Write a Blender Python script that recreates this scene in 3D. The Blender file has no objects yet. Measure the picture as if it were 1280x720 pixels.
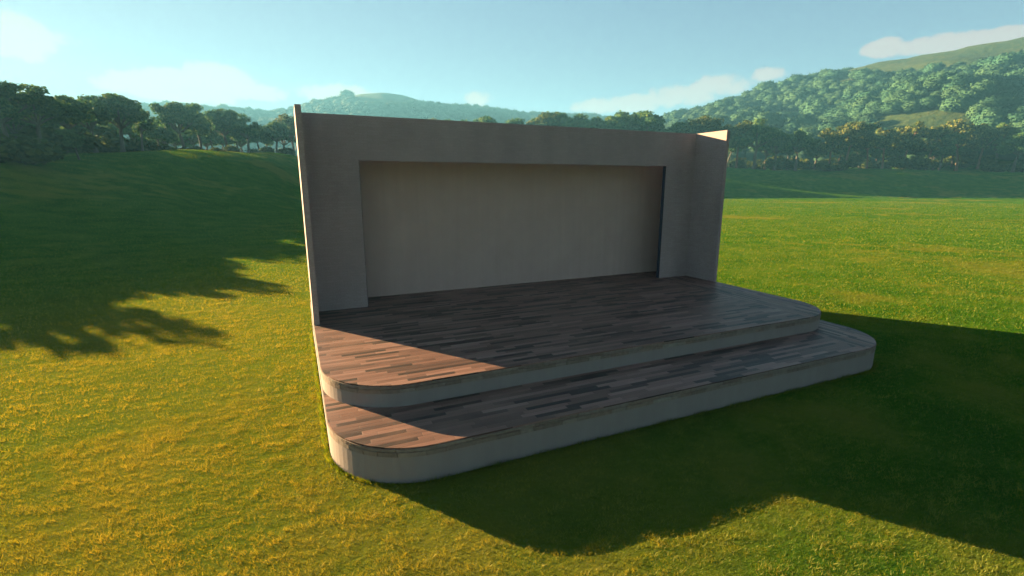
import bpy, bmesh, math, random
import numpy as np
from mathutils import Vector, Matrix, noise as mnoise

R = math.radians
random.seed(7)
rng = np.random.default_rng(7)
sc = bpy.context.scene
col = sc.collection

# ------------------------------------------------------------------ camera
CAM = np.array((-0.242, -16.531, 5.291)); YAW = 0.420; PITCH = -0.213; F = 602.5
cd = bpy.data.cameras.new("camera"); cam = bpy.data.objects.new("camera", cd); col.objects.link(cam)
cam.location = CAM; cam.rotation_euler = (math.pi/2 + PITCH, 0, -YAW)
cd.sensor_width = 36; cd.lens = 36*F/1280; cd.clip_start = 0.1; cd.clip_end = 20000
sc.camera = cam
FH = np.array((math.sin(YAW), math.cos(YAW)))            # horizontal view direction
RH = np.array((math.cos(YAW), -math.sin(YAW)))
_f = np.array((math.sin(YAW)*math.cos(PITCH), math.cos(YAW)*math.cos(PITCH), math.sin(PITCH)))
_r = np.array((RH[0], RH[1], 0.0)); _u = np.cross(_r, _f)
def ray(x, y):
    return _f + _r*(x-640)/F - _u*(y-360)/F
def azel(x, y):                                           # azimuth from the view axis, tan(elevation)
    d = ray(x, y); h = math.hypot(d[0], d[1])
    return math.atan2(d[0]*RH[0]+d[1]*RH[1], d[0]*FH[0]+d[1]*FH[1]), d[2]/h
def at(x, y, dist):                                       # point on the pixel's ray at a horizontal distance
    d = ray(x, y); return CAM + d*dist/math.hypot(d[0], d[1])
def pixel(P):
    d = np.asarray(P, float) - CAM; z = d@_f
    return 640+F*(d@_r)/z, 360-F*(d@_u)/z, z

# ------------------------------------------------------------------ helpers
def tag(o, label=None, cat=None, group=None, kind=None):
    if label: o["label"] = label
    if cat: o["category"] = cat
    if group: o["group"] = group
    if kind: o["kind"] = kind
    return o
def link(name, me, mat=None, parent=None):
    o = bpy.data.objects.new(name, me); col.objects.link(o)
    if mat: me.materials.append(mat)
    if parent: o.parent = parent
    return o
def empty(name, loc=(0, 0, 0)):
    o = bpy.data.objects.new(name, None); col.objects.link(o); o.location = loc; o.empty_display_size = .3
    return o
def mesh_np(name, V, faces_flat, n_per, smooth=False):
    V = np.asarray(V, np.float32); Fc = np.asarray(faces_flat, np.int32).reshape(-1, n_per); n = len(Fc)
    me = bpy.data.meshes.new(name)
    me.vertices.add(len(V)); me.vertices.foreach_set("co", V.ravel())
    me.loops.add(n*n_per); me.loops.foreach_set("vertex_index", Fc.ravel())
    me.polygons.add(n); me.polygons.foreach_set("loop_start", np.arange(0, n*n_per, n_per, dtype=np.int32))
    if smooth: me.polygons.foreach_set("use_smooth", np.ones(n, bool))
    me.update(calc_edges=True); return me
def bm_mesh(name, bm, smooth=False):
    me = bpy.data.meshes.new(name)
    bmesh.ops.recalc_face_normals(bm, faces=bm.faces)
    bm.to_mesh(me); bm.free()
    if smooth:
        for p in me.polygons: p.use_smooth = True
    return me
def add_box(bm, x0, x1, y0, y1, z0, z1, bevel=0):
    vs = [bm.verts.new((x, y, z)) for z in (z0, z1) for y in (y0, y1) for x in (x0, x1)]
    fs = [(0, 2, 3, 1), (4, 5, 7, 6), (0, 1, 5, 4), (2, 6, 7, 3), (0, 4, 6, 2), (1, 3, 7, 5)]
    ff = [bm.faces.new([vs[i] for i in f]) for f in fs]
    if bevel:
        es = list({e for f in ff for e in f.edges})
        bmesh.ops.bevel(bm, geom=es, offset=bevel, segments=2, affect='EDGES', clamp_overlap=True)

# ------------------------------------------------------------------ node helper
class NT:
    def __init__(s, name):
        s.m = bpy.data.materials.new(name); s.m.use_nodes = True; s.t = s.m.node_tree; s.t.nodes.clear()
        s.out = s.n('ShaderNodeOutputMaterial')
    def n(s, typ, **kw):
        nd = s.t.nodes.new(typ)
        for k, v in kw.items(): setattr(nd, k, v)
        return nd
    def set(s, nd, inp, v):
        if hasattr(v, 'is_output'): s.t.links.new(v, nd.inputs[inp])
        else: nd.inputs[inp].default_value = v
    def math(s, op, a, b=0.0, c=None, clamp=False):
        nd = s.n('ShaderNodeMath', operation=op, use_clamp=clamp); s.set(nd, 0, a); s.set(nd, 1, b)
        if c is not None: s.set(nd, 2, c)
        return nd.outputs[0]
    def coord(s, which='Object'):
        return s.n('ShaderNodeTexCoord').outputs[which]
    def xyz(s, v):
        nd = s.n('ShaderNodeSeparateXYZ'); s.set(nd, 0, v); return nd.outputs
    def comb(s, x, y, z=0.0):
        nd = s.n('ShaderNodeCombineXYZ'); s.set(nd, 0, x); s.set(nd, 1, y); s.set(nd, 2, z); return nd.outputs[0]
    def noise(s, vec, scale, detail=4, rough=.55, dist=0.0, dim='3D'):
        nd = s.n('ShaderNodeTexNoise', noise_dimensions=dim)
        s.set(nd, 'Vector', vec); s.set(nd, 'Scale', scale); s.set(nd, 'Detail', detail); s.set(nd, 'Roughness', rough); s.set(nd, 'Distortion', dist)
        return nd.outputs[0]
    def mapv(s, vec, scale=(1, 1, 1), rot=(0, 0, 0), loc=(0, 0, 0)):
        nd = s.n('ShaderNodeMapping'); s.set(nd, 'Vector', vec); s.set(nd, 'Scale', scale); s.set(nd, 'Rotation', rot); s.set(nd, 'Location', loc); return nd.outputs[0]
    def ramp(s, fac, pts, interp='LINEAR'):
        nd = s.n('ShaderNodeValToRGB'); nd.color_ramp.interpolation = interp; s.set(nd, 0, fac)
        el = nd.color_ramp.elements
        while len(el) < len(pts): el.new(.5)
        for e, (p, c) in zip(el, pts):
            e.position = p; e.color = (*c, 1) if len(c) == 3 else c
        return nd.outputs[0]
    def mix(s, fac, a, b, blend='MIX'):
        nd = s.n('ShaderNodeMix', data_type='RGBA', blend_type=blend); s.set(nd, 0, fac)
        for i, v in ((6, a), (7, b)):
            s.set(nd, i, (*v, 1) if isinstance(v, tuple) and len(v) == 3 else v)
        return nd.outputs[2]
    def smooth(s, v, a, b):
        nd = s.n('ShaderNodeMapRange', interpolation_type='SMOOTHSTEP'); s.set(nd, 0, v); s.set(nd, 1, a); s.set(nd, 2, b); return nd.outputs[0]
    def bump(s, h, strength=.5, dist=.02, normal=None):
        nd = s.n('ShaderNodeBump'); s.set(nd, 'Height', h); s.set(nd, 'Strength', strength); s.set(nd, 'Distance', dist)
        if normal is not None: s.set(nd, 'Normal', normal)
        return nd.outputs[0]
    def principled(s, base, rough=.8, normal=None, spec=.3, **kw):
        nd = s.n('ShaderNodeBsdfPrincipled')
        s.set(nd, 'Base Color', (*base, 1) if isinstance(base, tuple) and len(base) == 3 else base)
        s.set(nd, 'Roughness', rough); s.set(nd, 'Specular IOR Level', spec)
        if normal is not None: s.set(nd, 'Normal', normal)
        for k, v in kw.items(): s.set(nd, k, v)
        return nd.outputs[0]
    def done(s, shader):
        s.t.links.new(shader, s.out.inputs['Surface']); return s.m

# ------------------------------------------------------------------ terrain shape
def smooth01(t):
    t = np.clip(t, 0, 1); return t*t*(3-2*t)
def tab(pairs, unit=1.0):
    a = np.array(pairs, float); return a[:, 0]*unit, a[:, 1]
_azS = tab([(-180, 300), (-100, 40), (-60, 32), (-47, 40), (-36, 48), (-26, 75), (-15, 150), (0, 184), (23, 194), (47, 262), (90, 300), (180, 300)], math.pi/180)
_azE = tab([(-180, 500), (-100, 120), (-60, 112), (-47, 135), (-36, 175), (-26, 222), (-15, 300), (0, 315), (23, 328), (47, 410), (90, 500), (180, 500)], math.pi/180)
_azH = tab([(-180, 4), (-100, 9), (-60, 9.0), (-47, 10.4), (-36, 14.2), (-26, 17.6), (-15, 17), (0, 15), (23, 14.0), (36, 13.6), (47, 12.5), (90, 14), (180, 4)], math.pi/180)
def ridge_table(px, drop=0):
    a, t = zip(*[azel(x, y+drop) for x, y in px]); o = np.argsort(a)
    return np.array(a)[o], np.array(t)[o]
MT = ridge_table([(700, 250), (760, 205), (800, 172), (835, 156), (860, 145), (900, 132), (950, 117), (1000, 104), (1045, 92), (1075, 82), (1110, 75), (1150, 69), (1200, 60), (1240, 52), (1280, 46), (1400, 28), (1600, 14), (2000, 30)])
FT = ridge_table([(-600, 175), (-200, 165), (0, 150), (100, 143), (165, 135), (210, 133), (250, 137), (285, 136), (330, 143), (365, 139), (400, 128), (425, 124), (450, 117.5), (480, 115.5), (505, 119), (535, 129), (565, 133.5), (600, 135.5), (650, 142), (700, 146), (740, 146), (780, 151), (850, 152), (950, 150), (1100, 170), (1500, 200)])
def terrain(x, y, rough=True):
    x = np.asarray(x, float); y = np.asarray(y, float)
    dx = x-CAM[0]; dy = y-CAM[1]; D = np.hypot(dx, dy); az = np.arctan2(dx*RH[0]+dy*RH[1], dx*FH[0]+dy*FH[1])
    S = np.interp(az, *_azS); E = np.interp(az, *_azE); H = np.interp(az, *_azH)
    dip = np.clip((az+.3)/.25, 0, 1)
    t = (D-S)/np.maximum(E-S, 1)
    h = H*smooth01((t-.12*dip)/(1-.12*dip))*(.5+.5*np.clip(t*1.5, 0, 1))
    h = h-2.6*dip*smooth01((D-S)/14)*smooth01((S+75-D)/60)
    h = h+np.where(D > E, (D-E)*.012, 0)
    amp = smooth01((D-60)/200)
    if rough:
        h = h+amp*(.7*np.sin(x*.043+1.3)*np.sin(y*.051+.4)+.5*np.sin(x*.11+y*.07))*np.clip((D-S)/40, 0, 1)
    # far hills, 1350 m
    ft = np.interp(az, *FT); r1 = 1350.0; hr = CAM[2]+ft*r1; t = np.clip((D-620)/(r1-620), 0, 1)
    hf = 20+(hr-20)*(t**1.15); hf = np.where(D > r1, hr-(D-r1)*.10, hf)
    fw = np.where(np.abs(az) < 1.25, 1.0, np.clip((1.7-np.abs(az))/.45, 0, 1))
    hf = hf*fw
    if rough: hf = hf+9*smooth01((D-700)/250)*np.sin(x*.011+2)*np.sin(y*.013+1)*smooth01((1300-D)/200)
    # the mountain on the right, 760 m
    mt = np.interp(az, *MT); r2 = 760+np.clip(az-.28, 0, 1)*260; hr = CAM[2]+mt*r2; t = np.clip((D-400)/(r2-400), 0, 1)
    hm = 14+(hr-14)*(t**1.05); hm = np.where(D > r2, hr-(D-r2)*.25, hm)
    if rough:
        k = smooth01((D-430)/120)*smooth01((r2-20-D)/120)
        hm = hm+k*(7*np.sin(x*.021+.5)*np.sin(y*.017+2.2)+4*np.sin(x*.043-y*.029))
        kx, ky, _ = at(1165, 150, 560); q = np.hypot((x-kx)/85, (y-ky)/60); hm = hm+16*np.exp(-q*q*1.4)
    hm = np.where(az > .12, hm, -50)
    return np.where(D > E, np.maximum(h, np.maximum(np.where(D > 620, hf, -50), np.where(D > 400, hm, -50))), h)
def ground_z(x, y): return float(terrain(np.array([x]), np.array([y]))[0])

def polar_sheet(name, radii, nseg, mat, kind_label):
    th = np.linspace(0, 2*math.pi, nseg, endpoint=False)
    # finer where the photograph looks
    pts = []
    for r in radii:
        X = CAM[0]+r*np.sin(th); Y = CAM[1]+r*np.cos(th); Z = terrain(X, Y)
        pts.append(np.stack([X, Y, Z], -1))
    V = np.concatenate(pts); n = len(radii); i = np.arange(n-1)[:, None]*nseg; j = np.arange(nseg)[None, :]; k = (j+1) % nseg
    Fq = np.stack([i+j, i+nseg+j, i+nseg+k, i+k], -1).reshape(-1, 4)[:, ::-1]
    o = link(name, mesh_np(name, V, Fq, 4, True), mat); tag(o, kind_label, None, None, "structure"); return o

# ------------------------------------------------------------------ materials
def mat_field():
    s = NT("field_grass_soil"); P = s.coord('Object')
    big = s.noise(P, .035, 4, .6); mid = s.noise(P, .35, 5, .62); fine = s.noise(s.mapv(P, (1, 2.2, 1)), 5.5, 6, .7)
    c = s.ramp(s.math('ADD', s.math('MULTIPLY', mid, .55), s.math('MULTIPLY', fine, .45)),
               [(.34, (.012, .074, .006)), (.5, (.045, .120, .009)), (.64, (.105, .150, .015))])
    dry_or_sun_gold = s.smooth(s.math('ADD', big, s.math('MULTIPLY', mid, .35)), .70, .84)
    c = s.mix(s.math('MULTIPLY', dry_or_sun_gold, .5), c, (.20, .155, .025))
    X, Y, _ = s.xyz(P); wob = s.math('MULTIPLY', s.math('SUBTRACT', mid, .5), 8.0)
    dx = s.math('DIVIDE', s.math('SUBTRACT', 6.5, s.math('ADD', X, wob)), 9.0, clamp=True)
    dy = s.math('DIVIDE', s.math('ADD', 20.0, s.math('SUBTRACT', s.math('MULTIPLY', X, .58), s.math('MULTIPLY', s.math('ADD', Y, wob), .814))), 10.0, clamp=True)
    c = s.mix(s.math('MULTIPLY', s.math('MULTIPLY', dx, dy), .5), c, (.150, .152, .020))  # golden sunlight painted into the left lawn, fading at the tree shadows
    h = s.math('ADD', s.math('MULTIPLY', fine, 1.0), s.math('MULTIPLY', s.noise(P, 1.4, 5, .65), 1.2))
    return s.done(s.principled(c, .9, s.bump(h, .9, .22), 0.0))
def mat_blade():
    s = NT("grass_blades"); A = s.n('ShaderNodeAttribute', attribute_name='tone'); t = A.outputs['Fac']
    c = s.ramp(t, [(0, (.010, .076, .006)), (.40, (.070, .142, .010)), (.66, (.20, .212, .020)), (1, (.33, .285, .048))])
    tr = s.n('ShaderNodeBsdfTranslucent'); s.set(tr, 0, s.mix(1.0, c, (1.7, 1.15, .5), 'MULTIPLY'))
    p = s.principled(c, .8, None, 0.0)
    m = s.n('ShaderNodeMixShader'); s.set(m, 0, .5); s.t.links.new(p, m.inputs[1]); s.t.links.new(tr.outputs[0], m.inputs[2])
    gl = s.n('ShaderNodeBsdfGlossy'); s.set(gl, 'Color', (.85, .72, .36, 1)); s.set(gl, 'Roughness', .58)
    m2 = s.n('ShaderNodeMixShader'); s.set(m2, 0, .045); s.t.links.new(m.outputs[0], m2.inputs[1]); s.t.links.new(gl.outputs[0], m2.inputs[2])
    return s.done(m2.outputs[0])
def mat_hill():
    s = NT("hill_grass"); P = s.coord('Object'); a = s.noise(P, .02, 5, .6); b = s.noise(P, .16, 5, .6)
    c = s.ramp(s.math('ADD', s.math('MULTIPLY', a, .6), s.math('MULTIPLY', b, .4)), [(.36, (.022, .040, .010)), (.5, (.038, .056, .014)), (.64, (.060, .070, .020))])
    return s.done(s.principled(c, .9, s.bump(b, .6, 3.0), .1))
def mat_leaf(name, lo, mid, hi, trans=.3):
    s = NT(name); g = s.n('ShaderNodeNewGeometry'); P = s.coord('Object')
    isl = g.outputs['Random Per Island']; n = s.noise(P, .22, 2, .5)
    c = s.ramp(s.math('ADD', s.math('MULTIPLY', isl, .6), s.math('MULTIPLY', n, .4)), [(.2, lo), (.5, mid), (.82, hi)])
    tr = s.n('ShaderNodeBsdfTranslucent'); s.set(tr, 0, c)
    m = s.n('ShaderNodeMixShader'); s.set(m, 0, trans); s.t.links.new(s.principled(c, .8, None, .05), m.inputs[1]); s.t.links.new(tr.outputs[0], m.inputs[2])
    return s.done(m.outputs[0])
def mat_bark(name, a, b):
    s = NT(name); P = s.coord('Object'); n = s.noise(s.mapv(P, (3, 3, .5)), 2.5, 5, .65)
    return s.done(s.principled(s.ramp(n, [(.3, a), (.7, b)]), .9, s.bump(n, .8, .08), .1))
def mat_hilltree():
    s = NT("hill_tree_foliage"); P = s.coord('Object'); oi = s.n('ShaderNodeObjectInfo')
    n = s.noise(P, .45, 5, .7); f = s.noise(P, 2.2, 3, .7)
    c = s.ramp(s.math('ADD', s.math('MULTIPLY', n, .5), s.math('MULTIPLY', f, .5)), [(.32, (.011, .040, .026)), (.5, (.025, .074, .040)), (.66, (.054, .106, .047))])
    c = s.mix(s.math('MULTIPLY', oi.outputs['Random'], .55), c, (.048, .088, .034))
    return s.done(s.principled(c, .85, s.bump(s.math('ADD', n, f), 1.0, 1.6), .1))
def mat_wall():
    s = NT("fine_brick_wall"); P = s.coord('Object'); X, Y, Z = s.xyz(P)
    U = s.math('ADD', X, Y)
    br = s.n('ShaderNodeTexBrick', offset=.5, offset_frequency=2)
    s.set(br, 'Vector', s.comb(U, Z)); s.set(br, 'Scale', 1.0); s.set(br, 'Brick Width', .26); s.set(br, 'Row Height', .085); s.set(br, 'Mortar Size', .009); s.set(br, 'Mortar Smooth', .3)
    s.set(br, 'Color1', (.315, .232, .215, 1)); s.set(br, 'Color2', (.345, .258, .24, 1)); s.set(br, 'Mortar', (.31, .23, .212, 1)); s.set(br, 'Bias', 0.0)
    st = s.noise(s.mapv(P, (1, 1, .35)), .9, 5, .6); gr = s.noise(P, 22, 4, .6)
    c = s.mix(1.0, br.outputs['Color'], s.ramp(st, [(.3, (.86, .86, .86)), (.7, (1.1, 1.09, 1.07))]), 'MULTIPLY')
    c = s.mix(1.0, c, s.ramp(s.noise(P, 34, 3, .7), [(.3, (.80, .80, .80)), (.7, (1.18, 1.18, 1.18))]), 'MULTIPLY')
    h = s.math('ADD', s.math('MULTIPLY', s.math('SUBTRACT', 1.0, br.outputs['Fac']), 1.0), s.math('MULTIPLY', gr, .5))
    return s.done(s.principled(c, .85, s.bump(h, .25, .010), .2))
def mat_plaster(name, a, b, streak=True):
    s = NT(name); P = s.coord('Object')
    n = s.noise(P, 1.1, 6, .62); st = s.noise(s.mapv(P, (3.0, 3.0, .12)), 1.4, 5, .6); g = s.noise(P, 45, 3, .6)
    f = s.math('ADD', s.math('MULTIPLY', n, .55), s.math('MULTIPLY', st, .45))
    c = s.ramp(f, [(.34, a), (.66, b)])
    return s.done(s.principled(c, .88, s.bump(s.math('ADD', g, s.math('MULTIPLY', n, 2.0)), .3, .008), .2))
def mat_boards():
    s = NT("staggered_floorboards"); P = s.coord('Object'); X0, Y0, Z0 = s.xyz(P)
    turn = s.math('GREATER_THAN', X0, 14.25)
    X = s.math('ADD', s.math('MULTIPLY', X0, s.math('SUBTRACT', 1.0, turn)), s.math('MULTIPLY', Y0, turn))
    Y = s.math('ADD', s.math('MULTIPLY', Y0, s.math('SUBTRACT', 1.0, turn)), s.math('MULTIPLY', X0, turn))
    W_, L_ = .125, 1.05
    row = s.math('FLOOR', s.math('DIVIDE', Y, W_)); fy = s.math('FRACT', s.math('DIVIDE', Y, W_))
    wn = s.n('ShaderNodeTexWhiteNoise', noise_dimensions='1D'); s.set(wn, 'W', row)
    xs = s.math('ADD', s.math('DIVIDE', X, L_), s.math('MULTIPLY', wn.outputs['Value'], 7.3))
    ci = s.math('FLOOR', xs); fx = s.math('FRACT', xs)
    w2 = s.n('ShaderNodeTexWhiteNoise', noise_dimensions='3D'); s.set(w2, 'Vector', s.comb(ci, row, turn)); v = w2.outputs['Value']
    grain = s.noise(s.comb(s.math('ADD', s.math('MULTIPLY', X, 1.6), s.math('MULTIPLY', v, 37.0)), s.math('MULTIPLY', Y, 34.0), v), 1.0, 6, .65)
    c = s.ramp(v, [(0, (.030, .019, .014)), (.16, (.046, .027, .021)), (.25, (.096, .052, .038)), (.55, (.148, .078, .056)), (.8, (.190, .102, .075)), (1, (.24, .138, .106))])
    c = s.mix(1.0, c, s.ramp(grain, [(.3, (.74, .72, .70)), (.68, (1.12, 1.12, 1.12))]), 'MULTIPLY')
    wear = s.noise(P, .7, 4, .6)
    c = s.mix(s.math('MULTIPLY', s.smooth(wear, .5, .75), .25), c, (.20, .115, .075))
    gap = s.math('MINIMUM', s.smooth(fy, 0.0, .06), s.math('MINIMUM', s.smooth(s.math('SUBTRACT', 1.0, fy), 0.0, .06), s.math('MINIMUM', s.smooth(fx, 0.0, .008), s.smooth(s.math('SUBTRACT', 1.0, fx), 0.0, .008))))
    c = s.mix(s.math('MULTIPLY', s.math('SUBTRACT', 1.0, gap), .55), c, (.035, .02, .014))
    h = s.math('ADD', gap, s.math('ADD', s.math('MULTIPLY', grain, .35), s.math('MULTIPLY', v, .4)))
    return s.done(s.principled(c, s.ramp(grain, [(.3, (.42, .42, .42)), (.7, (.6, .6, .6))]), s.bump(h, .45, .006), .32))
def mat_stone(name='edge_stone'):
    s = NT(name); g = s.n('ShaderNodeNewGeometry'); P = s.coord('Object'); n = s.noise(P, 9, 5, .65)
    c = s.ramp(g.outputs['Random Per Island'], [(0, (.17, .125, .095)), (.3, (.20, .15, .115)), (.6, (.22, .175, .14)), (.85, (.21, .145, .105)), (1, (.26, .22, .175))])
    c = s.mix(1.0, c, s.ramp(n, [(.3, (.78, .78, .78)), (.7, (1.12, 1.12, 1.12))]), 'MULTIPLY')
    return s.done(s.principled(c, .8, s.bump(n, .5, .01), .3))
M = dict(field=mat_field(), blade=mat_blade(), hill=mat_hill(), hilltree=mat_hilltree(), wall=mat_wall(),
         rear=mat_plaster("rear_wall_render", (.42, .285, .235), (.475, .33, .272)), base=mat_plaster("platform_render", (.225, .185, .165), (.25, .21, .185)),
         absorber=mat_plaster('bounce_absorber_black', (.022, .024, .028), (.032, .034, .038)), jamb_shade=mat_plaster('painted_jamb_shade', (.040, .045, .058), (.055, .060, .074)), boards=mat_boards(), stone=mat_stone(),
         leafA=mat_leaf("dark_leaves", (.028, .080, .026), (.066, .145, .042), (.15, .20, .050)),
         leafB=mat_leaf("pine_leaves", (.024, .056, .016), (.070, .100, .022), (.24, .215, .045)),
         leafC=mat_leaf("shrub_leaves", (.030, .060, .012), (.065, .095, .018), (.13, .13, .03)),
         barkA=mat_bark("grey_bark", (.07, .055, .042), (.16, .13, .10)), barkB=mat_bark("red_bark", (.12, .062, .038), (.26, .14, .085)))

# ------------------------------------------------------------------ ground, hills
radii = np.concatenate([[.05], np.arange(1.5, 60, 1.5), np.arange(60, 200, 3), np.arange(200, 430, 6)])
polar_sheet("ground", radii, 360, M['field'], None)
polar_sheet("hills", np.concatenate([[424], np.arange(440, 1440, 14), np.arange(1450, 1900, 60)]), 480, M['hill'], None)

# ------------------------------------------------------------------ stage
W, T, YW, FT_, RB = 16.0, .16, -1.63, .125, 1.45
H1, H2, H = .705, 1.193, 7.39
OA, OB, OC = 1.774, 14.286, 6.018
D2, D1, RAD = -7.02, -8.76, 1.77
stage = empty("outdoor_stage", (W/2, -3.5, 0))
tag(stage, "empty open air stage with brick back wall and two rounded wooden decks on the lawn", "stage")
SO = np.array((W/2, -3.5, 0))
def part(name, me, mat, parent=stage):
    o = link(name, me, mat, parent)
    if parent is stage: o.location = -Vector(SO)
    return o
def outline(y0, y1, grow=0.0, n=20, r=RAD):
    """deck plan: square at the back (y1), rounded at the front corners (y0)"""
    P = [(W+grow, y1)]; P = []
    P.append((-grow, y1))
    for k in range(n+1):
        a = math.pi+k/n*math.pi/2
        P.append((r+(r+grow)*math.cos(a), y0+r+(r+grow)*math.sin(a)))
    for k in range(n+1):
        a = 1.5*math.pi+k/n*math.pi/2
        P.append((W-r+(r+grow)*math.cos(a), y0+r+(r+grow)*math.sin(a)))
    P.append((W+grow, y1)); return P
def prism(P, z0, z1, bev=0.0):
    bm = bmesh.new(); b = [bm.verts.new((x, y, z0)) for x, y in P]; t = [bm.verts.new((x, y, z1)) for x, y in P]
    n = len(P); bm.faces.new(b[::-1]); top = bm.faces.new(t)
    for i in range(n): bm.faces.new((b[i], b[(i+1) % n], t[(i+1) % n], t[i]))
    if bev:
        bmesh.ops.bevel(bm, geom=list(top.edges), offset=bev, segments=2, affect='EDGES', clamp_overlap=True)
    return bm
def stone_course(P, z0, z1, thick, proud, lmin, lmax, seed):
    """a course of separate edge stones following the plan outline"""
    rr = random.Random(seed); bm = bmesh.new()
    Q = [Vector((x, y)) for x, y in P]; seg = [(Q[i+1]-Q[i]).length for i in range(len(Q)-1)]; cum = [0]
    for l in seg: cum.append(cum[-1]+l)
    def pos(s):
        s = min(max(s, 0), cum[-1]-1e-6)
        for i in range(len(seg)):
            if s <= cum[i+1]: break
        d = (Q[i+1]-Q[i]).normalized(); p = Q[i]+d*(s-cum[i]); return p, Vector((d.y, -d.x))
    s = 0
    while s < cum[-1]-.02:
        l = min(rr.uniform(lmin, lmax), cum[-1]-s)
        if cum[-1]-s-l < lmin*.5: l = cum[-1]-s
        pr = proud+rr.uniform(-.003, .003); k = max(1, int(l/.12)); ring = []
        g = .004
        for q in range(k+1):
            p, n = pos(s+g+(l-2*g)*q/k)
            o_ = p-n*(-pr); i_ = p-n*thick
            ring.append([bm.verts.new((*v, z)) for v, z in ((o_, z0), (o_, z1), (i_, z1), (i_, z0))])
        for q in range(k):
            a, b = ring[q], ring[q+1]
            for e in range(4): bm.faces.new((a[e], a[(e+1) % 4], b[(e+1) % 4], b[e]))
        bm.faces.new(ring[0][::-1]); bm.faces.new(ring[-1])
        s += l
    return bm
YB = RB+.16
for nm, y0, zb, zt in (("lower_deck", D1, -.25, H1), ("upper_deck", D2, H1, H2)):
    rim = .088
    base = part(nm, bm_mesh(nm, prism(outline(y0, YB), zb, zt-2*rim-.010)), M['base'])
    core = prism(outline(y0, YB-.002, -.09), zt-2*rim-.010, zt-.030)
    part("deck_core", bm_mesh("deck_core", core), M['base'], base)
    fl = prism(outline(y0, YB-.004, -.012), zt-.030, zt-.006) if False else prism(outline(y0, YB-.004, -.003), zt-.026, zt, .006)
    part("floorboards", bm_mesh("floorboards", fl), M['boards'], base)
    st = stone_course(outline(y0, YB-.006, 0), zt-2*rim-.008, zt-rim-.008, .085, .010, .28, .55, 5)
    part("stone_course", bm_mesh("stone_course", st), M['stone'], base)
    st = stone_course(outline(y0, YB-.006, 0), zt-rim+.004, zt-.0275, .085, .012, .5, 1.1, 9)
    part("edge_course", bm_mesh("edge_course", st), M['stone'], base)
# front wall with the wide opening
bm = bmesh.new()
xs = [T+.002, OA, OB, W-T-.002]; zs = [H2+.002, OC, H]
def frame_poly(bm, y): pass
P = [(xs[0], zs[0]), (xs[1], zs[0]), (xs[1], zs[1]), (xs[2], zs[1]), (xs[2], zs[0]), (xs[3], zs[0]), (xs[3], zs[2]), (xs[0], zs[2])]
f = [bm.verts.new((x, 0, z)) for x, z in P]; b = [bm.verts.new((x, FT_, z)) for x, z in P]
bm.faces.new(f); bm.faces.new(b[::-1])
for i in range(len(P)): bm.faces.new((f[i], b[i], b[(i+1) % 8], f[(i+1) % 8]))
part("front_wall", bm_mesh("front_wall", bm), M['wall'])
for x0, x1 in ((0, T), (W-T, W)):
    bm = bmesh.new(); add_box(bm, x0, x1, YW, FT_, H2+.002, H, .008)
    part("wing_wall", bm_mesh("wing_wall", bm), M['wall'])
# the recess behind the opening: rear wall, two return walls, added dark sheet
bm = bmesh.new(); add_box(bm, .06, W-.06, RB, RB+.15, H2+.002, H-.02)
part("rear_wall", bm_mesh("rear_wall", bm), M['rear'])
for x0, x1 in ((.06, .2), (W-.2, W-.06)):
    bm = bmesh.new(); add_box(bm, x0, x1, FT_+.002, RB-.002, H2+.002, H-.02)
    part("return_wall", bm_mesh("return_wall", bm), M['rear'])
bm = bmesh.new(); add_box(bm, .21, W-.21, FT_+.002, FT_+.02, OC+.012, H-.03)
part("hidden_bounce_absorber", bm_mesh("hidden_bounce_absorber", bm), M['absorber'])  # unseen black sheet, added to absorb sun bounce inside the recess
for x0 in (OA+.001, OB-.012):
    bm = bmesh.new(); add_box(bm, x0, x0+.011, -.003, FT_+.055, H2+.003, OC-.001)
    part("jamb_shade_strip", bm_mesh("jamb_shade_strip", bm), M['jamb_shade'])  # shade on the jambs, painted as dark strips

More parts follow.
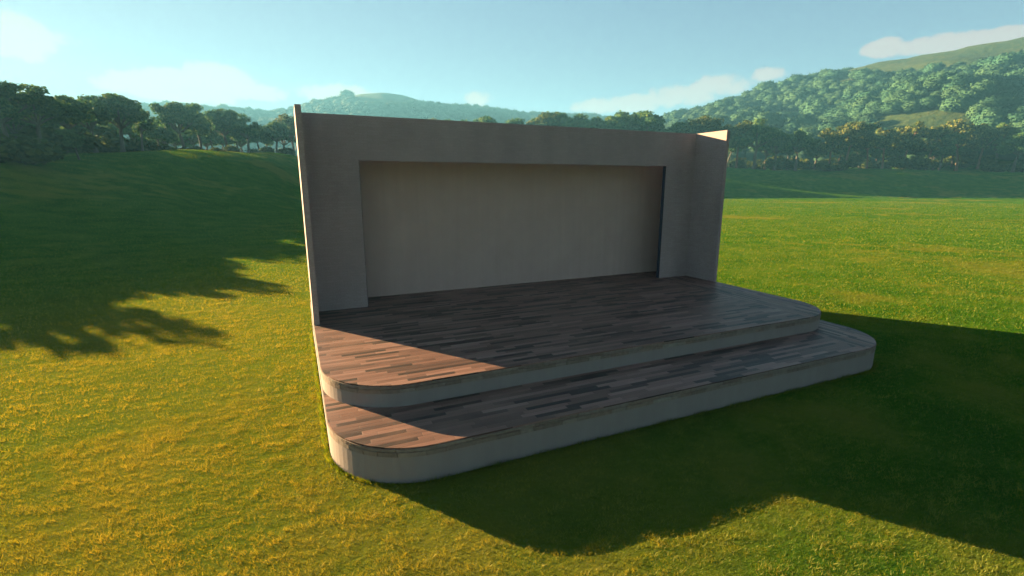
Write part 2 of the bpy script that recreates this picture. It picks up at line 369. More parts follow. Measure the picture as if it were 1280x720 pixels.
# ------------------------------------------------------------------ trees
def tube(pts, rad, n=7):
    V = []; Fc = []
    for i, (p, r) in enumerate(zip(pts, rad)):
        d = (pts[min(i+1, len(pts)-1)]-pts[max(i-1, 0)]).normalized()
        a = d.cross(Vector((0.3, 1, 0.1))).normalized(); b_ = d.cross(a)
        for k in range(n):
            t = 2*math.pi*k/n; V.append(p+(a*math.cos(t)+b_*math.sin(t))*r)
    for i in range(len(pts)-1):
        for k in range(n):
            Fc.append((i*n+k, i*n+(k+1) % n, (i+1)*n+(k+1) % n, (i+1)*n+k))
    return V, Fc
def build_tree(seed, kind):
    """20 m tree: (trunk mesh, crown mesh)"""
    rr = random.Random(seed); g = np.random.default_rng(seed); V = []; Fc = []
    def add(pts, rad, n=7):
        v, f_ = tube(pts, rad, n); o = len(V); V.extend(v); Fc.extend([tuple(i+o for i in q) for q in f_])
    bend = Vector((rr.uniform(-1, 1), rr.uniform(-1, 1), 0))
    fork = {'broad': 8.0, 'pine': 11.0, 'tall': 9.5}[kind]
    tr = [Vector((0, 0, -1.2))+bend*0]+[Vector((0, 0, fork*t))+bend*t*t*1.2+Vector((rr.uniform(-.15, .15), rr.uniform(-.15, .15), 0)) for t in (0, .12, .35, .6, .85, 1)]
    r0 = {'broad': .62, 'pine': .48, 'tall': .5}[kind]
    add(tr, [r0*1.5, r0*1.25, r0, r0*.85, r0*.76, r0*.7, r0*.62], 9)
    top = tr[-1]; clumps = []
    nl = {'broad': 9, 'pine': 10, 'tall': 8}[kind]
    for k in range(nl):
        a = 2*math.pi*(k+rr.uniform(-.3, .3))/nl
        if kind == 'broad': reach = rr.uniform(3.2, 6.4); zt = rr.uniform(11.5, 16.5)-reach*.25
        elif kind == 'pine': reach = rr.uniform(1.8, 5.0); zt = rr.uniform(10.5, 18.5)-reach*.2
        else: reach = rr.uniform(1.6, 3.8); zt = rr.uniform(9, 17.5)
        s0 = tr[-1] if kind != 'pine' or k % 2 else tr[-2]
        e = Vector((top.x+math.cos(a)*reach, top.y+math.sin(a)*reach, zt))
        mid = s0.lerp(e, .5)+Vector((rr.uniform(-.5, .5), rr.uniform(-.5, .5), rr.uniform(-.2, .9)))
        pts = [s0, s0.lerp(mid, .5)+Vector((0, 0, rr.uniform(-.3, .3))), mid, mid.lerp(e, .55), e]
        rb = r0*rr.uniform(.36, .5); add(pts, [rb, rb*.85, rb*.65, rb*.45, rb*.2], 6)
        clumps.append((e, rr.uniform(1.5, 2.5)*(1 if kind != 'tall' else .9)))
        clumps.append((mid.lerp(e, .5)+Vector((rr.uniform(-1, 1), rr.uniform(-1, 1), rr.uniform(.3, 1.4))), rr.uniform(1.2, 2.0)))
        for q in range(2):
            e2 = e+Vector((rr.uniform(-2, 2), rr.uniform(-2, 2), rr.uniform(.2, 2.2)))
            add([mid, mid.lerp(e2, .6)+Vector((0, 0, .3)), e2], [rb*.4, rb*.28, rb*.1], 5)
            clumps.append((e2, rr.uniform(1.0, 1.9)))
    hi = {'broad': 17.6, 'pine': 18.2, 'tall': 18.4}[kind]
    lead = [top, top.lerp(Vector((top.x, top.y, hi)), .5)+Vector((rr.uniform(-.6, .6), rr.uniform(-.6, .6), 0)), Vector((top.x, top.y, hi))]
    add(lead, [r0*.55, r0*.35, r0*.1], 6)
    clumps.append((lead[-1], 1.9)); clumps.append((lead[1], 1.8))
    for q in range({'broad': 9, 'pine': 3, 'tall': 7}[kind]):
        a = rr.uniform(0, 6.28); rad_ = rr.uniform(.5, 4.2 if kind == 'broad' else 2.4)
        clumps.append((Vector((top.x+math.cos(a)*rad_, top.y+math.sin(a)*rad_, rr.uniform(13.5, 18)-rad_*.35)), rr.uniform(1.4, 2.2)))
    trunk = mesh_np("trunk", [tuple(v) for v in V], [i for q in Fc for i in q], 4, True)
    Q = []
    for c, r in clumps:
        n = int((150 if kind != 'pine' else 125)*r*r/2.6)
        d = g.normal(size=(n, 3)); d /= np.linalg.norm(d, axis=1)[:, None]
        rad = r*(.55+.5*g.random(n)**.6)*(1+.28*np.sin(d[:, 0]*4+seed)*np.sin(d[:, 1]*5))
        p = np.array(c)+d*rad[:, None]*np.array((1.12, 1.12, .72))
        nrm = d+g.normal(size=(n, 3))*.55+np.array((0, 0, .25)); nrm /= np.linalg.norm(nrm, axis=1)[:, None]
        a = np.cross(nrm, g.normal(size=(n, 3))); a /= np.linalg.norm(a, axis=1)[:, None]; b_ = np.cross(nrm, a)
        s_ = (.17+.20*g.random(n))[:, None]
        Q.append(np.stack([p-a*s_*1.5, p-b_*s_, p+a*s_*1.5, p+b_*s_*.9], 1))
    Q = np.concatenate(Q).reshape(-1, 3)
    crown = mesh_np("crown", Q, np.arange(len(Q)), 4)
    return trunk, crown
KIND = {'broad': ('leafA', 'barkA'), 'pine': ('leafB', 'barkB'), 'tall': ('leafA', 'barkA')}
PROTO = {}
for kind, seeds in (('broad', (11, 12, 13, 14)), ('pine', (21, 22, 23, 24)), ('tall', (31, 32, 33))):
    PROTO[kind] = []
    for s_ in seeds:
        t_, c_ = build_tree(s_, kind); t_.materials.append(M[KIND[kind][1]]); c_.materials.append(M[KIND[kind][0]]); PROTO[kind].append((t_, c_))
NAMES = {'broad': 'broad_tree', 'pine': 'pine_tree', 'tall': 'slender_tree'}
def plant_tree(kind, x, y, height, label, group, widen=1.0, var=None, z=None):
    t_, c_ = PROTO[kind][random.randrange(len(PROTO[kind])) if var is None else var % len(PROTO[kind])]
    gz = ground_z(x, y) if z is None else z
    r_ = empty(NAMES[kind], (x, y, gz-.1)); s_ = height/18.7
    r_.scale = (s_*widen, s_*widen, s_); r_.rotation_euler = (random.uniform(-.03, .03), random.uniform(-.03, .03), random.uniform(0, 6.28))
    tag(r_, label, 'tree', group)
    for n_, me in (('trunk', t_), ('crown', c_)):
        o = bpy.data.objects.new(n_, me); col.objects.link(o); o.parent = r_
    return r_
def tree_px(kind, px, top, dist, label, group=None, widen=1.0, var=None):
    """stand a tree on the ground at a distance on the bearing of column px, tall enough to reach row top"""
    p = at(px, top, dist); gz = ground_z(p[0], p[1])
    return plant_tree(kind, p[0], p[1], max(p[2]-gz, 4), label, group, widen, var, gz)
random.seed(11)
LEFT = [
    ('broad', -8, 100, 128, "hazy broad tree cut off by the left edge of the photo"),
    ('broad', 36, 106, 132, "tallest pale hazy tree at the left, above the yellowish bush"),
    ('broad', 74, 119, 142, "hazy tree just right of the tallest one in the left grove"),
    ('broad', 108, 121, 165, "broad tree at the right end of the hazy left grove"),
    ('broad', 142, 118, 172, "dark flat topped tree below the left end of the long flat cloud"),
    ('tall', 170, 137, 190, "lower dark tree right of the flat topped tree on the left slope"),
    ('broad', 222, 128, 222, "dark round tree with sunlit leaf gaps standing before the pale far hill"),
    ('tall', 246, 134, 240, "dark tree touching the round tree with sunlit gaps on its right side"),
    ('broad', 278, 136, 250, "wide dark green tree below the right half of the flat cloud"),
    ('broad', 306, 146, 240, "dark tree sloping down from the wide dark green tree on the left"),
    ('broad', 342, 152, 265, "low dark tree between the wide left trees and the stage wall"),
    ('pine', 364, 148, 275, "yellow tinged tree partly hidden by the left edge of the stage"),
]
for i, (k, px, top, d, lab) in enumerate(LEFT): tree_px(k, px, top, d, lab, None, 1.15, i)
tree_px('tall', 92, 163, 122, "small dark tree standing alone in front of the hazy left grove", None, 1.25, 1)
for i, (px, top, d) in enumerate([(14, 128, 158), (90, 136, 185), (160, 150, 225), (196, 152, 240), (206, 158, 250), (262, 150, 275), (292, 152, 285), (322, 158, 290), (350, 160, 300), (8, 140, 168), (48, 138, 215), (84, 146, 225), (124, 146, 240), (176, 154, 262), (214, 158, 290), (228, 160, 300), (254, 158, 310), (274, 158, 320), (300, 160, 320), (330, 160, 330), (118, 150, 210), (186, 160, 262), (240, 156, 280)]):
    tree_px('tall' if i % 2 else 'broad', px, top, d, "dim tree filling the shaded row behind the front trees of the left slope", "trees behind the front row on the left slope", 1.2)
MID = [
    ('broad', 606, 146, 345, "dark treetop showing alone above the middle of the stage wall"),
    ('tall', 641, 152, 345, "tiny treetop just clearing the stage wall right of the lone one"),
    ('pine', 676, 142, 340, "sunlit yellowish treetop in the row above the stage wall"),
    ('broad', 690, 141, 345, "dark treetop touching the yellowish one above the stage wall"),
    ('tall', 704, 149, 342, "narrow treetop in the dip left of the wide dark tops above the wall"),
    ('broad', 728, 143, 345, "wide dark treetop in the middle of the row above the stage wall"),
    ('broad', 748, 147, 345, "dark treetop left of the biggest round one above the wall"),
    ('broad', 780, 140, 335, "biggest round treetop above the stage wall, left half"),
    ('broad', 805, 140, 335, "biggest round treetop above the stage wall, right half"),
    ('tall', 822, 148, 340, "low treetop falling away right of the biggest round one"),
    ('tall', 848, 156, 330, "small dark treetop just above the wall, left of the sunlit corner"),
    ('pine', 868, 153, 330, "yellow green treetop next to the sunlit wing corner"),
    ('pine', 890, 150, 325, "treetop right behind the sunlit corner of the right wing wall"),
]
for i, (k, px, top, d, lab) in enumerate(MID): tree_px(k, px, top, d, lab, None, 1.1, i)
random.seed(12)
RIGHT = [
    ('pine', 925, 156, 330, "dark tree beside the outer edge of the right wing wall"),
    ('broad', 948, 149, 328, "dense dark tree with lit crown top right of the stage"),
    ('broad', 973, 164, 335, "dark tree right of the dense one with the lit crown top"),
    ('broad', 1000, 163, 338, "dark even tree at the left of the gap in the right row"),
    ('pine', 1042, 165, 345, "sunlit pine right of the gap in the right hand tree row"),
    ('pine', 1064, 155, 350, "tall pine with yellow lit clumps below the wooded mountain"),
    ('pine', 1090, 166, 358, "short pine below the left end of the grassy knoll"),
    ('pine', 1110, 164, 362, "spreading pine below the left slope of the grassy knoll"),
    ('pine', 1137, 158, 372, "pine with a red lit forked trunk below the knoll"),
    ('pine', 1165, 160, 380, "pine right of the red forked trunk, under the knoll crest"),
    ('tall', 1182, 168, 384, "narrow dark tree between two pines under the knoll crest"),
    ('pine', 1206, 155, 396, "tall pine with reddish branches below the right end of the knoll"),
    ('pine', 1232, 160, 402, "dark pine between the tall reddish one and the pale rounded one"),
    ('broad', 1254, 154, 410, "pale green rounded tree near the right edge of the photo"),
    ('broad', 1276, 166, 385, "dark wide tree cut off by the right edge of the photo"),
]
for i, (k, px, top, d, lab) in enumerate(RIGHT): tree_px(k, px, top, d, lab, None, 1.12, i)
for i, (px, top, d) in enumerate([(912, 168, 350), (960, 172, 352), (988, 174, 356), (1022, 180, 360), (1052, 176, 368), (1078, 178, 374), (1100, 180, 380), (1124, 178, 386), (1150, 176, 392), (1172, 180, 398), (1195, 176, 405), (1220, 178, 412), (1245, 176, 420), (1268, 174, 424), (1290, 168, 424)]):
    tree_px('broad' if i % 2 else 'tall', px, top, d, "dim tree in the shaded second row below the wooded mountain", "trees of the second row on the right", 1.25)
# the wood goes on behind the stage and past the left edge; it throws the long shade over the lawn
for i, px in enumerate((398, 420, 445, 470, 492, 515, 540, 562, 585)):
    tree_px('broad' if i % 3 else 'pine', px, 149+random.uniform(0, 6), 320+random.uniform(-12, 20), "tree of the wood behind the stage wall", "trees hidden behind the stage wall", 1.2)
SUN = np.array((-.5807, .8141)); TANEL = math.tan(R(11.5))
def shade_tree(tipx, tipy, height, kind, var, back=0.0, wide=1.3):
    """a tree on the left slope whose crown top throws its shadow to (tipx, tipy)"""
    L = (height*.95+8)/TANEL
    for _ in range(12):
        x, y = np.array((tipx, tipy))+SUN*L; gz = ground_z(x, y); L = (height*.95+gz)/TANEL+back
    return plant_tree(kind, x, y, height, "leafy tree whose long shadow falls on the lawn left of the stage", "trees casting shade from beyond the left edge", wide, var, gz)
random.seed(404)
for i, (tx, ty, hh, k) in enumerate([
    (-13.0, -2.0, 15, 'broad'), (-9.6, 1.5, 16, 'pine'), (-7.0, 5.4, 17, 'broad'), (-5.0, 4.2, 16.5, 'broad'), (-4.2, 9.5, 17, 'broad'), (-3.2, 13.4, 16, 'pine'), (-2.0, 16.2, 17, 'broad'),
    (-1.5, 22.0, 17, 'broad'), (-.6, 27.0, 16, 'pine'), (.4, 33.0, 18, 'broad'), (3.0, 41.0, 18, 'broad'), (6.0, 50.0, 19, 'broad'),
    (-17.5, 1.0, 17, 'broad'), (-13.5, 5.0, 17, 'broad'), (-11.5, 9.5, 18, 'broad'), (-9.5, 14.0, 17, 'broad'), (-8.0, 19.0, 18, 'broad'), (-6.5, 25.0, 18, 'broad'), (-5.0, 31.0, 19, 'broad'),
    (-22, 6.0, 17, 'broad'), (-18.5, 11.0, 18, 'broad'), (-16.0, 16.0, 18, 'broad'), (-14, 22.0, 18, 'broad'), (-12, 28.0, 18, 'broad'), (-10, 35.0, 18, 'broad'),
    (-24.0, 15.0, 17, 'broad'), (-22.0, 22.0, 18, 'broad'), (-20.0, 29.0, 18, 'broad'), (-18.0, 37.0, 18, 'broad'), (-28, 10, 17, 'broad'), (-2, 40, 19, 'broad'), (-6, 44, 19, 'broad')]):
    shade_tree(tx, ty, hh, 'pine' if i < 9 else k, i, 12.0 if i < 5 else 8.0 if i < 12 else 1.0, 1.0 if i < 9 else 1.3)

# ------------------------------------------------------------------ shrubs
def build_shrub(seed):
    g = np.random.default_rng(seed); Q = []
    for k in range(9):
        a = g.random()*6.28; c = np.array((math.cos(a)*1.3*g.random(), math.sin(a)*1.3*g.random(), .7+1.1*g.random())); r = .6+.5*g.random(); n = 130
        d = g.normal(size=(n, 3)); d /= np.linalg.norm(d, axis=1)[:, None]; p = c+d*(r*(.6+.45*g.random(n)))[:, None]; p[:, 2] = np.abs(p[:, 2])
        nr = d+g.normal(size=(n, 3))*.6; a_ = np.cross(nr, g.normal(size=(n, 3))); a_ /= np.linalg.norm(a_, axis=1)[:, None]; b_ = np.cross(a_, nr); b_ /= np.linalg.norm(b_, axis=1)[:, None]
        s_ = (.10+.10*g.random(n))[:, None]; Q.append(np.stack([p-a_*s_*1.4, p-b_*s_, p+a_*s_*1.4, p+b_*s_], 1))
    Q = np.concatenate(Q).reshape(-1, 3); me = mesh_np("shrub", Q, np.arange(len(Q)), 4); me.materials.append(M['leafC']); return me
SHR = [build_shrub(s_) for s_ in (51, 52, 53)]
def shrub_px(px, d, size, label, group=None):
    p = at(px, 230, d); o = bpy.data.objects.new("shrub", SHR[random.randrange(3)]); col.objects.link(o)
    o.location = (p[0], p[1], ground_z(p[0], p[1])-.1); s_ = size/2.4; o.scale = (s_*random.uniform(1.2, 1.6), s_*random.uniform(1.2, 1.6), s_); o.rotation_euler.z = random.uniform(0, 6.28)
    tag(o, label, 'shrub', group)
shrub_px(30, 110, 4.4, "yellowish low bush at the foot of the hazy left grove")
shrub_px(64, 118, 2.6, "small green bush between the yellowish bush and the lone dark tree")
for q_, d_ in ((10, 165), (24, 172), (40, 160), (52, 175), (62, 168), (78, 180), (100, 190), (112, 186), (136, 205)):
    shrub_px(q_, d_, random.uniform(6, 9), "shaded undergrowth bush beneath the dark trees of the left slope", "undergrowth bushes on the left slope")
shrub_px(118, 140, 4.2, "dark bush right of the small lone tree in the left grove")
shrub_px(1033, 338, 5.0, "pale sunlit bush in the gap of the right hand tree row")
shrub_px(1046, 342, 4.0, "smaller sunlit bush just right of the pale one in the gap")
for i, px in enumerate(list(range(150, 372, 21))):
    shrub_px(px+random.uniform(-4, 4), np.interp(px, [150, 370], [185, 262])+random.uniform(-6, 14), random.uniform(2.5, 4.5), "shaded undergrowth bush beneath the dark trees of the left slope", "undergrowth bushes on the left slope")
for i, px in enumerate(list(range(908, 1288, 13))):
    shrub_px(px+random.uniform(-4, 4), np.interp(px, [912, 1284], [338, 398])+random.uniform(-8, 30), random.uniform(4.0, 8.0), "dark undergrowth bush at the foot of the right hand tree row", "undergrowth bushes on the right")

# ------------------------------------------------------------------ trees on the hills
def lumpy(seed, sub=3, nleaf=1100):
    rr = random.Random(seed); bm = bmesh.new(); bmesh.ops.create_icosphere(bm, subdivisions=sub, radius=1.0)
    lobes = [Vector((rr.gauss(0, 1), rr.gauss(0, 1), abs(rr.gauss(.2, .8)))).normalized() for _ in range(26)]
    for v in bm.verts:
        d = v.co.normalized(); m_ = max(max(0, d.dot(l)-.80)/.20 for l in lobes)
        k = .76+.30*math.sqrt(min(m_, 1))+.16*mnoise.noise(d*4.5+Vector((seed, 0, 0)))+.13*mnoise.noise(d*10+Vector((0, seed, 0)))+.09*mnoise.noise(d*21+Vector((0, seed, 3)))
        v.co = Vector((d.x*k, d.y*k, d.z*k*.80 if d.z > 0 else d.z*k*.55))
    core = np.array([v.co for v in bm.verts]); tri = np.array([[v.index for v in f.verts] for f in bm.faces]); bm.free()
    g = np.random.default_rng(seed); k = core[core[:, 2] > -.25]; k = k[g.integers(0, len(k), nleaf)]; n = len(k)
    d = k/np.linalg.norm(k, axis=1)[:, None]; p = k*(1+g.normal(0, .035, n))[:, None]
    nr = d+g.normal(size=(n, 3))*.42; a = np.cross(nr, g.normal(size=(n, 3))); a /= np.linalg.norm(a, axis=1)[:, None]; b = np.cross(a, nr); b /= np.linalg.norm(b, axis=1)[:, None]
    s_ = (.05+.07*g.random(n))[:, None]; Q = np.stack([p-a*s_, p+b*s_, p+a*s_], 1).reshape(-1, 3)
    V = np.concatenate([core*.95, Q]); Fc = np.concatenate([tri, np.arange(len(Q)).reshape(-1, 3)+len(core)])
    return mesh_np("hill_tree", V, Fc, 3)
HT = [lumpy(s_) for s_ in range(61, 67)]
for m_ in HT: m_.materials.append(M['hilltree'])
near, far = [], []
g = np.random.default_rng(99)
def clear_patch(px, py):
    return (px > 1045 and py < 101-(px-1045)*.13 and py < 92) or ((px-1165)/72)**2+((py-153)/19)**2 < 1 or ((px-1062)/26)**2+((py-99)/6)**2 < 1 or ((px-985)/16)**2+((py-140)/5)**2 < 1
pts = []
for _ in range(90000):
    az = g.uniform(-.85, .95); D = g.uniform(415, 1330)
    x = CAM[0]+D*(math.sin(az)*RH[0]+math.cos(az)*FH[0]); y = CAM[1]+D*(math.sin(az)*RH[1]+math.cos(az)*FH[1])
    pts.append((x, y, D, az))
pts = np.array(pts); Z = terrain(pts[:, 0], pts[:, 1])
cell = {}
for (x, y, D, az), z in zip(pts, Z):
    mtn = az > .24 and D < 980
    if not mtn and D < 640: continue
    sz = g.uniform(5.5, 10) if mtn else g.uniform(8, 14)
    if mtn and g.random() < .25: sz *= 1.5
    px, py, dz = pixel((x, y, z+sz*.5))
    if px < -60 or px > 1340: continue
    if mtn and clear_patch(px, py): continue
    if not mtn:
        if 440 < px < 575 and py < 129: continue
        if mnoise.noise(Vector((x*.006, y*.006, 3))) > .30 and px > 580: continue
    r_ = 1.25*sz
    ck = (int(x//30), int(y//30)); ok = True
    for i in (-1, 0, 1):
        for j in (-1, 0, 1):
            for (a, b, s2) in cell.get((ck[0]+i, ck[1]+j), ()):
                if math.hypot(a-x, b-y) < (sz+s2)*.57: ok = False; break
            if not ok: break
        if not ok: break
    if not ok: continue
    cell.setdefault(ck, []).append((x, y, sz)); (near if mtn else far).append((x, y, z, sz, px, py, sz/dz))
vis = lambda q: -20 < q[4] < 1300 and q[5] < 172
near.sort(key=lambda q: -(q[6] if vis(q) else 0))
single, rest = near[:285], near[285:]+far
print("hill trees", len(near), len(far), sum(map(vis, near)))
for x, y, z, sz, px, py, _ in single:
    o = bpy.data.objects.new("hill_tree", HT[random.randrange(6)]); col.objects.link(o)
    o.location = (x, y, z+sz*.32); o.scale = (sz*random.uniform(.85, 1.15), sz*random.uniform(.85, 1.15), sz*random.uniform(.8, 1.1)); o.rotation_euler.z = random.uniform(0, 6.28)
    tag(o, "rounded tree crown in the dense wood covering the right hand mountain", 'tree', "rounded trees covering the right hand mountain")
LOW = [lumpy(s_, 2, 420) for s_ in (71, 72, 73)]; VS, FS, off = [], [], 0
for x, y, z, sz, *_ in rest:
    me = LOW[random.randrange(3)]; n = len(me.vertices); co = np.empty(n*3, np.float32); me.vertices.foreach_get("co", co); co = co.reshape(-1, 3)
    a = random.uniform(0, 6.28); c_, s2 = math.cos(a), math.sin(a); q = np.stack([co[:, 0]*c_-co[:, 1]*s2, co[:, 0]*s2+co[:, 1]*c_, co[:, 2]], 1)*sz+np.array((x, y, z+sz*.3))
    fi = np.empty(len(me.polygons)*3, np.int32); me.polygons.foreach_get("vertices", fi); VS.append(q); FS.append(fi+off); off += n
if VS:
    o = link("distant_wood", mesh_np("distant_wood", np.concatenate(VS), np.concatenate(FS), 3, True), M['hilltree'])
    tag(o, "blue green wood covering the far hills on the horizon", "wood", None, "stuff")
p = at(434, 121, 1320); o = bpy.data.objects.new("hill_tree", HT[1]); col.objects.link(o); o.location = (p[0], p[1], ground_z(p[0], p[1])+6); o.scale = (17, 17, 19)
tag(o, "single round tree standing out on the ridge of the distant hill", "tree")

# ------------------------------------------------------------------ grass
def grass():
    g = np.random.default_rng(5); out = []; tones = []
    lat = g.random((256, 256))
    def vn(x, y):                                             # value noise in -1..1
        xi = np.floor(x).astype(int); yi = np.floor(y).astype(int); fx = smooth01(x-xi); fy = smooth01(y-yi)
        p = lambda i, j: lat[(xi+i) & 255, (yi+j) & 255]
        return 2*((p(0, 0)*(1-fx)+p(1, 0)*fx)*(1-fy)+(p(0, 1)*(1-fx)+p(1, 1)*fx)*fy)-1
    def n2(x, y, s, ax, ay):
        wx = x+.35/s*vn(x*s*.9+31, y*s*.9); u = wx*ax*s+.25*y*s; v = y*ay*s-.12*wx*s
        return .62*vn(u, v)+.38*vn(u*2.3+17, v*2.1+5)
    for r0, r1, dens, hb, wb in ((4, 13, 1900, .036, .0062), (13, 24, 620, .042, .010), (24, 48, 150, .052, .020), (48, 95, 24, .06, .05), (95, 190, 5.0, .06, .09)):
        a0, a1 = -1.35, 1.3; area = (a1-a0)/2*(r1*r1-r0*r0); n = int(area*dens)
        r = np.sqrt(g.random(n)*(r1*r1-r0*r0)+r0*r0); a = g.uniform(a0, a1, n)
        x = CAM[0]+r*(np.sin(a)*RH[0]+np.cos(a)*FH[0]); y = CAM[1]+r*(np.sin(a)*RH[1]+np.cos(a)*FH[1])
        inside = (x > -.04) & (x < W+.04) & (y > D1-.04) & (y < YB)
        # rounded front corners stay grassed
        for cx in (RAD, W-RAD):
            cor = (y < D1+RAD) & ((x < RAD) if cx < W/2 else (x > W-RAD)) & (np.hypot(x-cx, y-D1-RAD) > RAD+.03)
            inside &= ~cor
        k = ~inside; x, y = x[k], y[k]; n = len(x); z = terrain(x, y)
        cl = n2(x, y, 2.2, 1.0, 2.6)*.6+n2(x, y, 6.5, 1.0, 2.3)*.8          # clumps, longer along x
        h = hb*(1.0+1.3*cl+g.uniform(-.35, .35, n)); h = np.maximum(h, .025)
        w = wb*g.uniform(.7, 1.3, n); th = g.uniform(0, 6.283, n)
        lean = h*g.uniform(.4, 1.5, n); la = g.uniform(0, 6.283, n)
        dx, dy = np.cos(th)*w/2, np.sin(th)*w/2
        V = np.stack([np.stack([x-dx, y-dy, z-.01], 1), np.stack([x+dx, y+dy, z-.01], 1), np.stack([x+np.cos(la)*lean, y+np.sin(la)*lean, z+h], 1)], 1)
        out.append(V.reshape(-1, 3))
        pt = n2(x, y, .45, 1, 1.2)*.09+n2(x, y, .09, 1, 1)*.09
        dry_or_sun_gold = .16*np.clip((6.5-x)/9, 0, 1)*np.clip((20+.58*x-.814*y)/10, 0, 1); tn = np.clip(.40+pt+dry_or_sun_gold+.19*cl+g.normal(0, .06, n), 0, 1); tones.append(np.repeat(tn, 3))  # low sun's gold painted onto the left blades, ending at the shadow line
    # taller fringe against the platform's foot
    Q = np.array(outline(D1, YB)); sg = np.diff(Q, axis=0); ln = np.hypot(sg[:, 0], sg[:, 1]); n = 9000
    k = g.choice(len(ln), n, p=ln/ln.sum()); t = g.random(n); d = sg[k]/ln[k][:, None]; nn = np.stack([d[:, 1], -d[:, 0]], 1)
    b = Q[k]+sg[k]*t[:, None]+nn*(.015+.09*g.random(n)**1.5)[:, None]; x, y = b[:, 0], b[:, 1]; h = g.uniform(.05, .15, n)*(.6+.5*np.sin(x*3+y*4)**2); th = g.uniform(0, 6.283, n)
    dx, dy = np.cos(th)*.005, np.sin(th)*.005; lx = nn[:, 0]*h*.4+g.normal(0, .02, n); ly = nn[:, 1]*h*.4+g.normal(0, .02, n)
    V = np.stack([np.stack([x-dx, y-dy, 0*x-.01], 1), np.stack([x+dx, y+dy, 0*x-.01], 1), np.stack([x+lx, y+ly, h], 1)], 1)
    out.append(V.reshape(-1, 3)); tones.append(np.repeat(np.clip(g.normal(.4, .14, n), 0, 1), 3))
    V = np.concatenate(out); me = mesh_np("grass", V, np.arange(len(V)), 3)
    at_ = me.attributes.new("tone", 'FLOAT', 'POINT'); at_.data.foreach_set("value", np.concatenate(tones).astype(np.float32))
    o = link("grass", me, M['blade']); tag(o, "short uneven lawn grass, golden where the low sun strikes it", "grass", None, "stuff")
    print("blades", len(V)//3)
grass()

# ------------------------------------------------------------------ haze
def haze(x0, x1, y0, y1, z0, z1, dens, colr, aniso):
    bm = bmesh.new(); add_box(bm, x0, x1, y0, y1, z0, z1); s = NT("haze_air")
    v = s.n('ShaderNodeVolumePrincipled'); s.set(v, 'Color', (*colr, 1)); s.set(v, 'Density', dens); s.set(v, 'Anisotropy', aniso)
    s.t.links.new(v.outputs[0], s.out.inputs['Volume'])
    o = link("haze", bm_mesh("haze", bm), s.m); tag(o, "thin blue green haze over the valley", "haze", None, "stuff")
HAZE = True
if HAZE: haze(-1950, 1950, -1950, 1950, -4.5, 330, .00028, (.18, .53, .84), .17)

# ------------------------------------------------------------------ sun, sky
sd = bpy.data.lights.new("sun", 'SUN'); so = bpy.data.objects.new("sun", sd); col.objects.link(so)
EL = R(11.5); L = Vector((SUN[0]*math.cos(EL), SUN[1]*math.cos(EL), math.sin(EL)))
so.rotation_euler = L.to_track_quat('Z', 'Y').to_euler(); so.location = (0, 0, 60)
sd.energy = 5.0; sd.angle = R(.12); sd.color = (1.0, .70, .37)
w = bpy.data.worlds.new("World"); sc.world = w; w.use_nodes = True
class WT(NT):
    def __init__(s, t): s.t = t
s = WT(w.node_tree); bg = w.node_tree.nodes['Background']
sky = s.n('ShaderNodeTexSky', sky_type='NISHITA', sun_disc=False); sky.sun_elevation = EL; sky.sun_rotation = R(-35.5)
sky.air_density = 1.0; sky.dust_density = 0.3; sky.ozone_density = 3.0
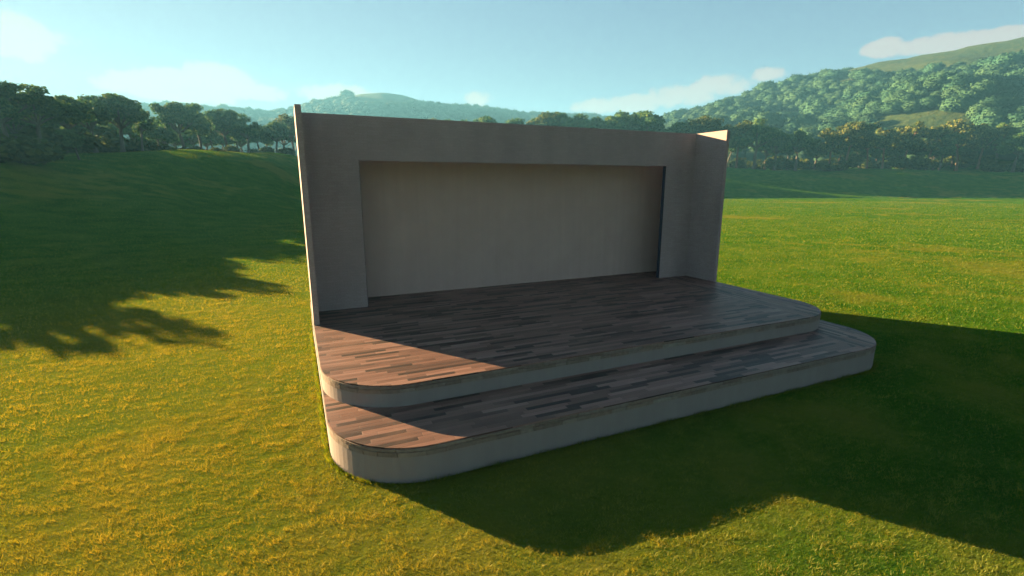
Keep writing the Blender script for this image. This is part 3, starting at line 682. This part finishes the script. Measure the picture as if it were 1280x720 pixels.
# soft shoulder on the very bright glow round the sun
def vm(op, a, b):
    nd = s.n('ShaderNodeVectorMath', operation=op); s.set(nd, 0, a); s.set(nd, 1, b); return nd.outputs[0]
tint = vm('MULTIPLY', vm('DIVIDE', vm('MULTIPLY', sky.outputs[0], (.66, .66, .66)), vm('ADD', vm('MULTIPLY', sky.outputs[0], (.58, .58, .58)), (1, 1, 1))), (.93, .86, 1.16))
d = s.xyz(s.coord('Generated')); X, Y, Zc = d[0], d[1], d[2]
azn = s.math('ARCTAN2', X, Y); eln = s.math('ARCSINE', Zc)
nz = s.noise(s.coord('Generated'), 9.0, 7, .62); nz2 = s.noise(s.coord('Generated'), 26.0, 5, .6)
def blob(px, py, rx, ry, k=1.0):
    a, t = azel(px, py); e = math.atan(t); sx = math.cos(a)**2/F/math.cos(a) if False else 1/F*math.cos(a)**2
    qa = s.math('DIVIDE', s.math('SUBTRACT', azn, a+YAW), rx*sx); qe = s.math('DIVIDE', s.math('SUBTRACT', eln, e), ry*math.cos(a)/F)
    r2_ = s.math('ADD', s.math('MULTIPLY', qa, qa), s.math('MULTIPLY', qe, qe)); return s.math('MULTIPLY', s.math('SUBTRACT', 1.0, r2_), k)
bl = None
for q in [(18, 44, 62, 28, 1), (80, 48, 28, 12, .7), (135, 102, 40, 18, 1), (215, 108, 100, 20, 1), (275, 100, 46, 20, 1), (320, 116, 42, 10, .7), (600, 123, 18, 8, .5),
          (745, 133, 36, 9, .8), (800, 128, 45, 11, .9), (855, 118, 50, 15, 1), (905, 106, 44, 14, 1), (960, 93, 30, 9, .9), (1105, 60, 26, 11, 1), (1170, 56, 70, 12, 1), (1260, 46, 60, 11, .9), (430, 120, 60, 10, .5)]:
    b_ = blob(*q); bl = b_ if bl is None else s.math('MAXIMUM', bl, b_)
m_ = s.math('ADD', bl, s.math('ADD', s.math('MULTIPLY', s.math('SUBTRACT', nz, .5), 3.0), s.math('MULTIPLY', s.math('SUBTRACT', nz2, .5), 1.8)))
cm = s.math('MULTIPLY', s.smooth(m_, .05, .62), .88)
CLOUD = (1.27, .86, .83)
w.node_tree.links.new(s.mix(cm, tint, CLOUD), bg.inputs[0]); bg.inputs[1].default_value = .05

# ------------------------------------------------------------------ colour, sampling
sc.view_settings.view_transform = 'Standard'; sc.view_settings.look = 'None'; sc.view_settings.gamma = 1; sc.view_settings.use_curve_mapping = False
sc.view_settings.exposure = 3.45
sc.render.engine = 'CYCLES'; sc.cycles.use_denoising = True; sc.cycles.max_bounces = 6; sc.cycles.transparent_max_bounces = 8
sc.cycles.volume_bounces = 0; sc.cycles.denoising_prefilter = 'FAST'
